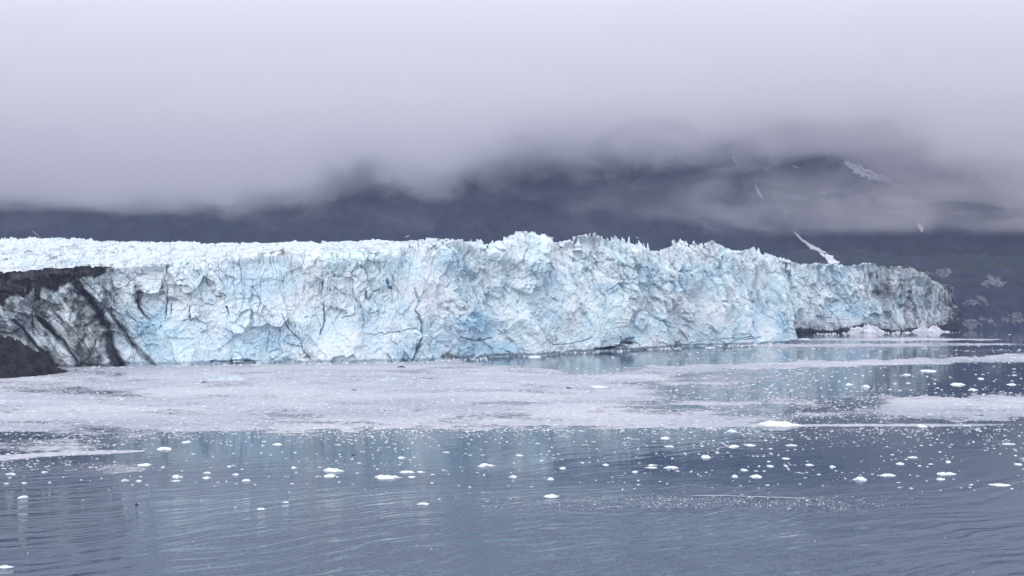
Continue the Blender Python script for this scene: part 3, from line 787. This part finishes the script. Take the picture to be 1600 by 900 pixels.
snow_patch([(994, 371, 1.0), (998, 372, 1.0)], slope_z, *MB, 'tiny snow dot above a notch in the serac skyline', 21)

# ------------------------------------------------------------------ floating ice
def cover(u, v):
    """how densely brash ice covers the water, 0..1, at a photo position"""
    c = np.zeros(np.shape(u))
    n1 = fbm(u / 90, v / 10, 601, 4); n2 = fbm(u / 30, v / 4, 603, 4)
    top = np.interp(u, [-200, 90, 700, 730, 800, 870, 900, 1000, 1100, 1250], [560, 560, 560, 565, 569, 577, 584, 578, 574, 572])
    bot = np.interp(u, [-200, 0, 120, 200, 260, 400, 600, 900, 1200, 1260], [728, 722, 715, 700, 683, 678, 676, 674, 669, 668]) + 6 * n2 + 4 * n1
    main = sstep(-2, 3, v - top) * sstep(5, -9, v - bot) * sstep(1330, 1150, u + 60 * n1)
    thin = sstep(900, 1120, u) * sstep(660, 640, v) * 0.27 + 0.35 * sstep(640, 700, v) * sstep(320, 150, u) + 0.10 * sstep(668, 676, v)
    n3 = fbm(u / 160, v / 6, 605, 4)
    main = main * np.clip(0.93 - thin - 0.08 * sstep(760, 950, u) + 0.34 * n1 + 0.20 * n2 + 0.30 * n3, 0, 1.05)
    main = main * (1 - 0.35 * gauss(u, v, 90, 613, 130, 5))
    c = np.maximum(c, main)
    # strips on the right
    c = np.maximum(c, 0.85 * sstep(9, 3, np.abs(v - np.interp(u, [780, 1200, 1600], [584, 572, 560])) + 4.5 * n2 + 2 * n1) * sstep(850, 1050, u))
    c = np.maximum(c, (0.85 + 0.25 * n1) * sstep(24, 15, np.abs(v - np.interp(u, [1250, 1400, 1700], [645, 638, 634])) + 9 * n2 + 5 * n1) * sstep(1290, 1420, u + 40 * n1))
    c = np.maximum(c, (0.52 + 0.3 * n1 + 0.25 * n2) * sstep(36, 12, np.abs(v - 636) + 8 * n2) * sstep(1100, 1190, u) * sstep(1560, 1400, u))
    c = np.maximum(c, 0.95 * sstep(3.2, 1.2, np.abs(v - np.interp(u, [900, 1150, 1560], [668, 665, 664.5]) + n2)) * sstep(860, 1000, u) * sstep(1640, 1480, u + 60 * n1))
    for uc, vc, w_, h_, a in [(1390, 530.5, 160, 2.6, .95), (1320, 540, 190, 3.0, .85), (1480, 538, 120, 2.2, .7), (1260, 546, 150, 2.2, .5), (1130, 560, 120, 3, .35), (1090, 552, 160, 1.2, .5), (1560, 548, 90, 2, .4)]:
        c = np.maximum(c, a * sstep(1.15, 0.75, np.hypot((u - uc) / w_, (v - vc) / h_) + 0.30 * n2))
    # tongue at the left, rafts and foam lines nearer the ship
    tg = np.abs(v - np.interp(u, [-100, 0, 100, 230], [719, 716, 709, 705]))
    c = np.maximum(c, 1.0 * sstep(np.interp(u, [-100, 60, 170, 232], [7, 7, 5.5, 1.0]), 1.0, tg * 0.9) * sstep(238, 215, u))
    c = np.maximum(c, 0.50 * sstep(1.1, 0.4, np.hypot((u - 170) / 110, (v - 733) / 12) + 0.4 * n2))
    c = np.maximum(c, 0.30 * sstep(1.1, 0.2, np.hypot((u - 60) / 150, (v - 728) / 16) + 0.5 * n2))
    c = np.maximum(c, 0.85 * sstep(1.2, 0.5, np.abs(v - np.interp(u, [1050, 1120, 1260], [776, 774.5, 779]))) * sstep(1060, 1090, u) * sstep(1280, 1240, u))
    return np.clip(c, 0, 1)

def slush_material():
    q = NT('slush'); P = q.pos()
    at = q.n('Attribute', _attribute_name='cover')
    cv = q.n('SeparateColor', Color=at.outputs['Color']).outputs[0]
    n = q.noise(P, 0.55, 6, 0.62)
    n2 = q.noise(P, 0.09, 4, 0.55, 0.0, (0.6, 1, 1))
    nn = q.math('ADD', q.math('MULTIPLY', n, 0.55), q.math('MULTIPLY', n2, 0.45))
    a = q.math('ADD', q.math('MULTIPLY', cv, 0.62), nn)
    alpha = q.math('MULTIPLY', q.mr(a, 0.73, 1.04, 0.0, 1.0, True), 0.96)
    n4 = q.noise(P, 0.035, 5, 0.6, 0.4, (0.4, 1, 1))
    c = q.mix(q.math('ADD', q.math('MULTIPLY', q.mr(n, 0.35, 0.68), 0.55), q.mr(n4, 0.35, 0.62, -0.15, 0.5), clamp=True), (0.30, 0.34, 0.41, 1), (0.57, 0.58, 0.63, 1))
    b = q.bsdf(c, 0.6, q.bump(n, 1.0, 0.6), 0.4)
    tr = q.t.nodes.new('ShaderNodeBsdfTransparent')
    mx = q.t.nodes.new('ShaderNodeMixShader')
    q.set(mx.inputs[0], alpha); q.set(mx.inputs[1], tr.outputs[0]); q.set(mx.inputs[2], b)
    return q.done(mx.outputs[0])
M_SLUSH = slush_material()
cu = np.linspace(-160, 1760, 1200); cvv = np.concatenate([np.linspace(519, 600, 160), np.linspace(600.5, 790, 260)])
Vg, Ug = np.meshgrid(cvv, cu, indexing='ij')
cov = cover(Ug, Vg)
Dg = DW(Vg)
fc = grid_faces(len(cvv), len(cu), True)
mx = cov.ravel()[fc].max(1)
fc = fc[mx > 0.12]
used = np.unique(fc); remap = -np.ones(cov.size, int); remap[used] = np.arange(len(used))
pts = np.stack([W(Ug, Dg), Dg, np.full(Dg.shape, 0.05)], -1).reshape(-1, 3)[used]
cattr = np.repeat(cov.ravel()[used][:, None], 3, 1)
brash = make_mesh('brash_ice', pts, remap[fc], M_SLUSH, True, {'cover': cattr})

# loose small pieces
q = NT('brash_piece_ice')
at = q.n('Attribute', _attribute_name='shade')
M_CHIP = q.done(q.bsdf(q.mix(q.n('SeparateColor', Color=at.outputs['Color']).outputs[0], (0.36, 0.41, 0.49, 1), (0.84, 0.87, 0.90, 1)), 0.55, None, 0.4))
rng = np.random.RandomState(7)
def chips(n_try, seed, size_fn, dens_fn, v0, v1, flat):
    r = np.random.RandomState(seed)
    u = r.uniform(-60, 1660, n_try); v = r.uniform(v0, v1, n_try)
    keep = r.rand(n_try) < dens_fn(u, v)
    u, v = u[keep], v[keep]
    D = DW(v); px = D / F
    w = size_fn(r, len(u), u, v) * px          # half width in metres from apparent half width
    return W(u, D), D, w, r.uniform(flat[0], flat[1], len(u)) 
def merge_chips(sets, name, mat):
    X, Y, Wd, Fl = [np.concatenate(a) for a in zip(*sets)]
    n = len(X); r = np.random.RandomState(5)
    k = 6
    an = (np.arange(k) / k * 2 * np.pi)[None, :] + r.rand(n, 1) * 6
    ro = 1 + 0.5 * (r.rand(n, k) - 0.5)
    as_ = r.uniform(0.7, 1.1, (n, 1))
    bx = np.cos(an) * ro * Wd[:, None]; by = np.sin(an) * ro * Wd[:, None] * as_
    tz = (Fl * np.minimum(Wd, 1.2))[:, None] * r.uniform(0.6, 1.25, (n, k))
    ring0 = np.stack([X[:, None] + bx, Y[:, None] + by, np.full(bx.shape, -0.05)], -1)
    ring1 = np.stack([X[:, None] + bx * .8, Y[:, None] + by * .8, tz + 0.03], -1)
    top = np.stack([X, Y, tz.max(1) * 1.15 + 0.04], -1)[:, None, :]
    V = np.concatenate([ring0, ring1, top], 1).reshape(-1, 3)
    base = (np.arange(n) * (2 * k + 1))[:, None]
    a = np.arange(k); b = (a + 1) % k
    t1 = np.stack([a, b, b + k], 1); t2 = np.stack([a, b + k, a + k], 1); t3 = np.stack([a + k, b + k, np.full(k, 2 * k)], 1)
    T = np.concatenate([t1, t2, t3])
    Fc = (base[:, :, None] + T[None]).reshape(-1, 3)
    shade = np.concatenate([np.clip(r.normal(0.48, 0.32, len(sets[0][0])), 0, 1), np.clip(r.normal(0.8, 0.2, n - len(sets[0][0])), 0, 1)])
    return make_mesh(name, V, Fc, mat, False, {'shade': np.repeat(np.repeat(shade, 2 * k + 1)[:, None], 3, 1)})
def pw(r, n, lo, hi, p): return lo * (1 - r.rand(n)) ** (-1 / p) if False else lo + (hi - lo) * r.rand(n) ** p
def open_dens(u, v):
    n1 = fbm(u / 70, v / 9, 621, 3); n2 = fbm(u / 25, v / 4, 623, 3)
    base = np.interp(v, [528, 570, 670, 690, 735, 757, 768, 800, 900], [.35, .55, .95, .75, .45, .20, .09, .03, .003])
    right = np.interp(u, [0, 500, 900, 1300, 1600], [.45, .45, .7, 1.0, .85])
    foam = 0.9 * sstep(15, 3, np.abs(v - np.interp(u, [600, 900, 1300], [795, 782, 785])) + 4 * n2) * sstep(700, 1000, u) * sstep(1420, 1250, u)
    return np.clip(base * right * sstep(-0.35, 0.5, n1 + 0.5 * n2) + foam * sstep(-.2, .4, n2), 0, 1)
openw = lambda u, v: open_dens(u, v) * np.where(v > np.interp(u, [0, 700, 760, 1240, 1236.1, 1600], [574, 566, 561, 538, 521, 520]), 1, 0)
onbr = lambda u, v: np.clip(cover(u, v) * 0.9, 0, 1) * (v > np.interp(u, [0, 80, 700, 1235, 1236, 1600], [594, 577, 566, 538, 521, 520]))
S1 = chips(60000, 11, lambda r, n, u, v: pw(r, n, 0.5, 2.8, 3.5), onbr, 524, 735, (0.10, 0.30))
S2 = chips(52000, 12, lambda r, n, u, v: pw(r, n, 0.35, 2.9, 5) * np.interp(v, [520, 760, 820], [1, 1, .55]), openw, 522, 900, (0.06, 0.18))
fo = lambda u, v: 0.9 * sstep(15, 3, np.abs(v - np.interp(u, [600, 900, 1300], [795, 784, 786])) + 5 * fbm(u / 25, v / 4, 633, 3)) * sstep(700, 950, u) * sstep(1450, 1250, u)
S3 = chips(9000, 13, lambda r, n, u, v: pw(r, n, 0.3, 1.1, 2), fo, 765, 810, (0.15, 0.3))
bl_ = lambda u: np.interp(u, [0, 90, 200, 400, 600, 720, 780, 850, 920, 1000, 1100, 1180, 1232, 1237, 1330, 1500], [577.5, 575, 573.5, 570, 567, 563, 558.5, 554, 550.5, 547.5, 542.5, 539.5, 537.5, 523.5, 521, 519])
ft = lambda u, v: 0.85 * sstep(2.6, 0.2, v - bl_(u)) * (v > bl_(u) - 1.2) * sstep(-0.35, 0.3, fbm(u / 22, u * 0, 641, 3)) * (u < 1500)
S4 = chips(60000, 14, lambda r, n, u, v: pw(r, n, 0.4, 2.6, 3), ft, 517, 582, (0.35, 0.9))
eg = lambda u, v: sstep(38, 0, v - 668) ** 2 * sstep(150, 300, u) * sstep(-0.5, 0.4, fbm(u / 35, v / 4, 651, 3)) * np.interp(u, [0, 900, 1300, 1660], [1, .8, .5, .4])
S5 = chips(22000, 15, lambda r, n, u, v: pw(r, n, 0.4, 2.6, 4), eg, 668, 706, (0.06, 0.2))
ch = merge_chips([S1, S2, S3, S4, S5], 'brash_pieces', M_CHIP)
# one mass nobody could count: slush sheet with the small pieces in it
tag(ch, kind='stuff'); tag(brash, kind='stuff')

# floes one can tell apart: (u, v, width px, height px, material, label)
FL = [
 (607, 747, 46, 10, 'w', 'largest white floe in the dark water, left of centre'),
 (521, 736, 36, 9, 'w', 'ragged white floe with a jagged top, left of the largest floe'),
 (515, 744, 20, 6, 'w', 'low white floe directly below the ragged jagged floe'),
 (636, 738, 24, 6, 'w', 'rounded white floe just above and right of the largest floe'),
 (658, 738, 14, 4, 'w', 'thin floe touching the right end of the rounded floe'),
 (643, 746, 12, 5, 'w', 'small floe close by the right end of the largest floe'),
 (760, 728, 29, 8, 'w', 'pointed wide floe between ripples, right of the rounded floe'),
 (801, 746, 14, 6, 'w', 'small bright floe right of and below the pointed wide floe'),
 (860, 749, 11, 7, 'w', 'blocky little floe above the bone-shaped floe'),
 (862, 776, 27, 7, 'w', 'bone-shaped white floe alone in the lower centre'),
 (661, 788, 20, 6, 'w', 'white floe with a thin tail, lowest in the left centre'),
 (408, 796, 13, 5, 'w', 'lone oval floe low in the left, in rippled water'),
 (446, 785, 12, 3, 'w', 'thin flat floe above and right of the lone oval floe'),
 (37, 777, 14, 6, 'w', 'domed white floe alone near the left edge'),
 (9, 886, 26, 6, 'w', 'flat white floe cut by the left edge at the bottom'),
 (17, 741, 18, 5, 'w', 'flat floe near the left edge above the domed floe'),
 (70, 738, 12, 4, 'w', 'small floe right of the flat left-edge floe'),
 (38, 755, 10, 3, 'w', 'faint thin floe between the flat and the domed left floes'),
 (225, 727, 22, 5, 'w', 'long flat floe just below the pale tongue\'s right end'),
 (257, 702, 24, 8, 'w', 'peaked floe beyond the right tip of the pale tongue'),
 (277, 746, 19, 8, 'w', 'bright hump floe left of centre-left, upper of a close pair'),
 (274, 752, 15, 3, 'w', 'flat bar floe under the bright hump floe'),
 (196, 751, 13, 5, 'w', 'small wedge floe left of the close pair'),
 (216, 752, 10, 4, 'w', 'small floe between the wedge floe and the close pair'),
 (324, 739, 13, 4, 'w', 'upper of two small stacked-looking floes right of the hump'),
 (323, 747, 14, 5, 'w', 'lower of two small stacked-looking floes right of the hump'),
 (368, 742, 11, 5, 'w', 'small rounded floe right of the two stacked-looking floes'),
 (385, 751, 14, 5, 'w', 'small slanted floe below the small rounded floe'),
 (433, 695, 16, 5, 'w', 'double-lobed floe just below the brash edge, left of centre'),
 (292, 691, 13, 5, 'w', 'small floe near the brash edge above the peaked floe'),
 (459, 731, 9, 5, 'w', 'knob-like floe left of the ragged jagged floe'),
 (697, 707, 12, 3, 'w', 'thin bar floe in the pale blue reflection, centre'),
 (628, 716, 14, 6, 'w', 'small peaked floe above the rounded floe'),
 (812, 712, 13, 4, 'w', 'thin floe right of the thin bar in the reflection'),
 (879, 732, 11, 4, 'w', 'small oval floe above the blocky little floe'),
 (913, 696, 14, 6, 'g', 'grey glassy floe in the pale reflection'),
 (947, 727, 11, 5, 'w', 'small pointed floe right of the small oval floe'),
 (992, 738, 10, 5, 'w', 'small humped floe left below the long bar pair'),
 (1020, 727, 18, 3, 'w', 'upper bar of a long thin pair of floes'),
 (1017, 731, 21, 3, 'w', 'lower bar of a long thin pair of floes'),
 (1048, 731, 24, 6, 'w', 'thick bar floe just right of the long thin pair'),
 (1040, 685, 18, 5, 'w', 'floe under the brash edge above a dark reflection'),
 (1046, 698, 15, 4, 'w', 'thin floe below the one at the brash edge'),
 (1103, 715, 15, 8, 'w', 'peaked lump floe in the dark water right of centre'),
 (1143, 674, 15, 6, 'w', 'floe tucked against the brash edge right of centre'),
 (1146, 698, 20, 6, 'w', 'wide flat floe above the peaked lump'),
 (1173, 696, 18, 5, 'w', 'irregular flat floe right of the wide flat floe'),
 (1236, 696, 19, 4, 'w', 'flat speckled floe further right of the irregular one'),
 (1229, 717, 14, 4, 'w', 'small flat floe under the flat speckled floe'),
 (1163, 735, 12, 5, 'w', 'small floe in dark water between the peaked and wide bright floes'),
 (1181, 745, 19, 6, 'w', 'wide bright floe low in the dark water at the right'),
 (1148, 745, 10, 6, 'w', 'round floe left of the wide bright floe'),
 (1204, 729, 11, 5, 'w', 'bright oval floe above and right of the wide bright floe'),
 (1264, 727, 12, 5, 'w', 'lumpy floe at the edge where dark water turns pale'),
 (1301, 730, 11, 6, 'w', 'small lumpy floe right of the dark water edge'),
 (1344, 750, 22, 9, 'w', 'two-humped white floe in the pale water at the right'),
 (1386, 743, 26, 6, 'w', 'long table-like floe right of the two-humped floe'),
 (1407, 725, 16, 5, 'w', 'slanted floe above the long table-like floe'),
 (1426, 715, 17, 4, 'w', 'flat floe above and right of the slanted floe'),
 (1479, 741, 31, 6, 'w', 'longest flat white floe near the right side'),
 (1469, 749, 14, 5, 'w', 'small floe directly under the longest flat floe'),
 (1481, 722, 10, 5, 'w', 'small dome floe above the longest flat floe'),
 (1564, 758, 34, 5, 'w', 'faint wide floe lowest near the right edge'),
 (1575, 694, 21, 4, 'w', 'low wide floe near the right edge under the brash strip'),
 (1592, 726, 13, 5, 'w', 'small floe at the right edge above the faint wide floe'),
 (1219, 665, 66, 14, 'w', 'biggest bright raft of packed ice on the brash edge at right'),
 (1439, 666, 14, 6, 'w', 'squarish lump standing on the thin pale ice line'),
 (1495, 601, 22, 6, 'w', 'bright oval floe in the dark gap at the right'),
 (1452, 580, 24, 5, 'w', 'flat floe at the upper rim of the dark gap'),
 (1417, 586, 14, 4, 'w', 'small flat floe left in the dark gap'),
 (1327, 601, 14, 4, 'w', 'left flat floe of a pair left of the dark gap'),
 (1353, 605, 13, 7, 'w', 'peaked floe right of its flat neighbour left of the gap'),
 (1532, 592, 9, 4, 'w', 'dot-like floe right of the bright oval floe in the gap'),
 (1521, 609, 15, 4, 'w', 'blocky floe at the lower rim of the dark gap'),
 (1580, 601, 14, 4, 'w', 'floe in the dark gap near the right edge'),
 (355, 594, 66, 12, 'b', 'large low bluish slab in the brash below the left cliff'),
 (318, 598, 9, 4, 'd', 'dark debris lump at the left end of the bluish slab'),
 (607, 593, 34, 7, 'b', 'smaller bluish hump in the brash left of centre'),
 (937, 605, 30, 5, 'w', 'low white slab in the brash right of centre'),
 (627, 574, 14, 5, 'd', 'dark debris-covered ice lump near the cliff foot, centre'),
 (554, 610, 11, 3, 'd', 'thin dark ice lump in the brash left of centre'),
 (889, 607, 11, 4, 'd', 'dark grey ice lump in the brash right of centre'),
 (835, 558, 22, 4, 'w', 'small floe in the open lead close under the cliff'),
 (1452, 515.8, 40, 4, 'w', 'thin pale floe before the side lobe\'s right mound'),
 (1110, 543.5, 16, 3, 'w', 'thin floe against the foot of the right cliff'),
 (1257, 530, 20, 3, 'w', 'thin floe at the corner where the cliff steps back'),
 (214, 788, 5, 4, 'd', 'tiny dark speck floating alone low at the left'),
 (1397, 716, 5, 2.5, 'd', 'tiny dark speck above the slanted floe at the right'),
 (1590, 722, 3, 3, 'd', 'tiny dark speck near the right edge'),
 (553, 711, 8, 2.5, 'd', 'thin dark sliver above the ragged jagged floe'),
]
VAR = []
for k in range(16):
    Vv, fc_ = blob(7, 24, 900 + k, 0.30, 0.7, 0.25 + 0.5 * (k % 3) / 2)
    VAR.append((Vv, fc_))
MATS = {'w': M_FLOE, 'b': M_BLUEICE, 'g': M_GREYICE, 'd': M_DARK}
variant_mesh = {}
def floe(u, v, w, h, kind, label, i, group=None, cat='ice floe', name='ice_floe'):
    D = DW(v); px = D / F
    key = (i % 16, kind)
    if key not in variant_mesh:
        o = make_mesh(name, VAR[i % 16][0], VAR[i % 16][1], MATS[kind], False)
        variant_mesh[key] = (o.data, float(VAR[i % 16][0][:, 2].max()))
    else:
        o = bpy.data.objects.new(name, variant_mesh[key][0]); COL.objects.link(o)
    zmax = variant_mesh[key][1]
    depth_px = D * D / (CH * F)                      # metres of water per photo row
    hw = w * px / 2
    vis = h * 0.55                                   # rows taken by its height
    dep = max(hw * 0.45, min(hw * 1.1, h * 0.38 * depth_px / 2))
    o.scale = (hw, dep / 0.8, max(0.12, vis * px / zmax))
    o.location = (W(u, D), D, 0)
    tag(o, label, cat, group)
    return o
for i, (u, v, w, h, kind, lab) in enumerate(FL):
    floe(u, v, w, h, kind, lab, i * 7 + 3, 'telling floes and lumps in the fjord' if kind == 'w' else None)

# medium floes, alike within each stretch of water
ZONES = [
 (0, 250, 744, 762, 10, 'small white floe scattered in the dark water, lower left'),
 (260, 560, 690, 760, 32, 'small white floe in the dark water below the brash, centre left'),
 (560, 880, 690, 765, 36, 'small white floe in the rippled blue reflections, centre'),
 (880, 1290, 680, 765, 62, 'small white floe in the darkest water, right of centre'),
 (1290, 1600, 672, 770, 34, 'small white floe in the pale grey water, right side'),
 (1260, 1600, 584, 614, 26, 'small white floe in the dark gap between pale strips, right'),
 (980, 1260, 580, 640, 12, 'small white floe in the thin brash before the right cliff'),
]
taken = [(f[0], f[1], f[2]) for f in FL]
rr_ = random.Random(4)
idx = 0
for (a, b, c, d, n, lab) in ZONES:
    made = 0; tries = 0
    while made < n and tries < 4000:
        tries += 1
        u = rr_.uniform(a, b); v = c + (d - c) * rr_.random() ** 1.25
        if fbm(np.array([u / 45]), np.array([v / 9]), 811, 3)[0] < -0.02 and tries < 3500: continue
        if any(abs(u - t[0]) < t[2] * .6 + 7 and abs(v - t[1]) < 5 for t in taken): continue
        w = 3.2 + 4.6 * rr_.random() ** 2.4
        taken.append((u, v, w))
        floe(u, v, w, rr_.uniform(1.2, 2.8), 'w', lab, idx * 5 + 1, 'scattered small floes'); idx += 1; made += 1

# ------------------------------------------------------------------ low cloud hugging the mountain
def cloud_material():
    q = NT('low_cloud'); P = q.pos()
    s = q.n('SeparateXYZ', Vector=P); x, y, z = s.outputs[0], s.outputs[1], s.outputs[2]
    fx = q.mr(x, -1000.0, 1000.0)
    fcv = q.t.nodes.new('ShaderNodeFloatCurve')
    cu_ = fcv.mapping.curves[0]
    K = [(-40, 338), (300, 336), (470, 332), (515, 312), (545, 292), (575, 292), (610, 308), (670, 312), (720, 292), (790, 268), (900, 258), (1040, 252), (1180, 250), (1330, 248), (1400, 258), (1440, 284), (1500, 296), (1640, 312)]
    pts_ = [((( (u - 800) / F * 1500) + 1000) / 2000, (CH + (HOR - v) / F * 1500) / 400) for u, v in K]
    cu_.points[0].location = (0, pts_[0][1]); cu_.points[-1].location = (1, pts_[-1][1])
    for p in pts_:
        if 0.01 < p[0] < 0.99: cu_.points.new(*p)
    fcv.mapping.update()
    q.set(fcv.inputs['Value'], fx)
    base = q.math('MULTIPLY', fcv.outputs[0], 400.0)
    nA = q.noise(P, 0.011, 7, 0.62, 0.6, (0.7, 1, 1.4))
    nB = q.noise(P, 0.004, 3, 0.5, 0.0, (0.8, 1, 1.3))
    wob = q.math('ADD', q.math('MULTIPLY', q.math('SUBTRACT', nA, 0.5), q.mr(fx, 0.15, 0.4, 85.0, 215.0)), q.math('MULTIPLY', q.math('SUBTRACT', nB, 0.5), 60.0))
    hgt = q.math('SUBTRACT', q.math('ADD', z, wob), base)
    soft = q.mr(fx, 0.15, 0.55, 22.0, 72.0)                      # crisp edge on the left, ragged and soft on the right
    up = q.math('DIVIDE', hgt, soft)
    d1 = q.mr(up, -0.25, 1.0, 0.0, 1.0, True)
    # thin veil low on the right
    band = q.math('MULTIPLY', q.mr(z, 140.0, 162.0, 0, 1, True), q.mr(z, 290.0, 180.0, 0, 1, True))
    fade = q.mr(x, 60.0, 950.0, 0.0, 1.0)
    nC = q.noise(P, 0.0085, 7, 0.62, 1.2, (0.5, 1, 1.7))
    thr = q.math('SUBTRACT', q.math('ADD', nC, q.math('MULTIPLY', fade, 0.22)), 0.53)
    d2 = q.math('MULTIPLY', q.math('MULTIPLY', band, q.mr(thr, 0.0, 0.13, 0, 1, True)), q.math('ADD', q.math('MULTIPLY', fade, 0.8), 0.16))
    thin = q.mr(z, 300.0, 500.0, 1.0, 0.45, True)
    d1 = q.math('MULTIPLY', d1, thin)
    den = q.math('ADD', q.math('MULTIPLY', d1, 0.0150), q.math('MULTIPLY', d2, 0.0105))
    v = q.t.nodes.new('ShaderNodeVolumePrincipled')
    v.inputs['Color'].default_value = (0.985, 0.98, 1.0, 1)
    q.set(v.inputs['Density'], den)
    v.inputs['Anisotropy'].default_value = 0.0
    m = q.done(None, v.outputs[0])
    m.cycles.volume_step_rate = 0.3
    return m
def box(name, x0, x1, y0, y1, z0, z1, mat):
    V = np.array([(x, y, z) for z in (z0, z1) for y in (y0, y1) for x in (x0, x1)], float)
    Fc = np.array([(0, 2, 3, 1), (4, 5, 7, 6), (0, 1, 5, 4), (2, 6, 7, 3), (0, 4, 6, 2), (1, 3, 7, 5)])
    return make_mesh(name, V, Fc, mat, False)
tag(box('low_cloud', -2200, 2200, 1346, 1760, 128, 700, cloud_material()), kind='stuff')

# ------------------------------------------------------------------ haze over the fjord
q = NT('haze_air')
v = q.t.nodes.new('ShaderNodeVolumePrincipled')
v.inputs['Color'].default_value = (0.60, 0.68, 1.0, 1)
v.inputs['Density'].default_value = 0.00012
m = q.done(None, v.outputs[0])
tag(box('haze', -1560, 1560, -360, 1330, -72, 300, m), kind='stuff')
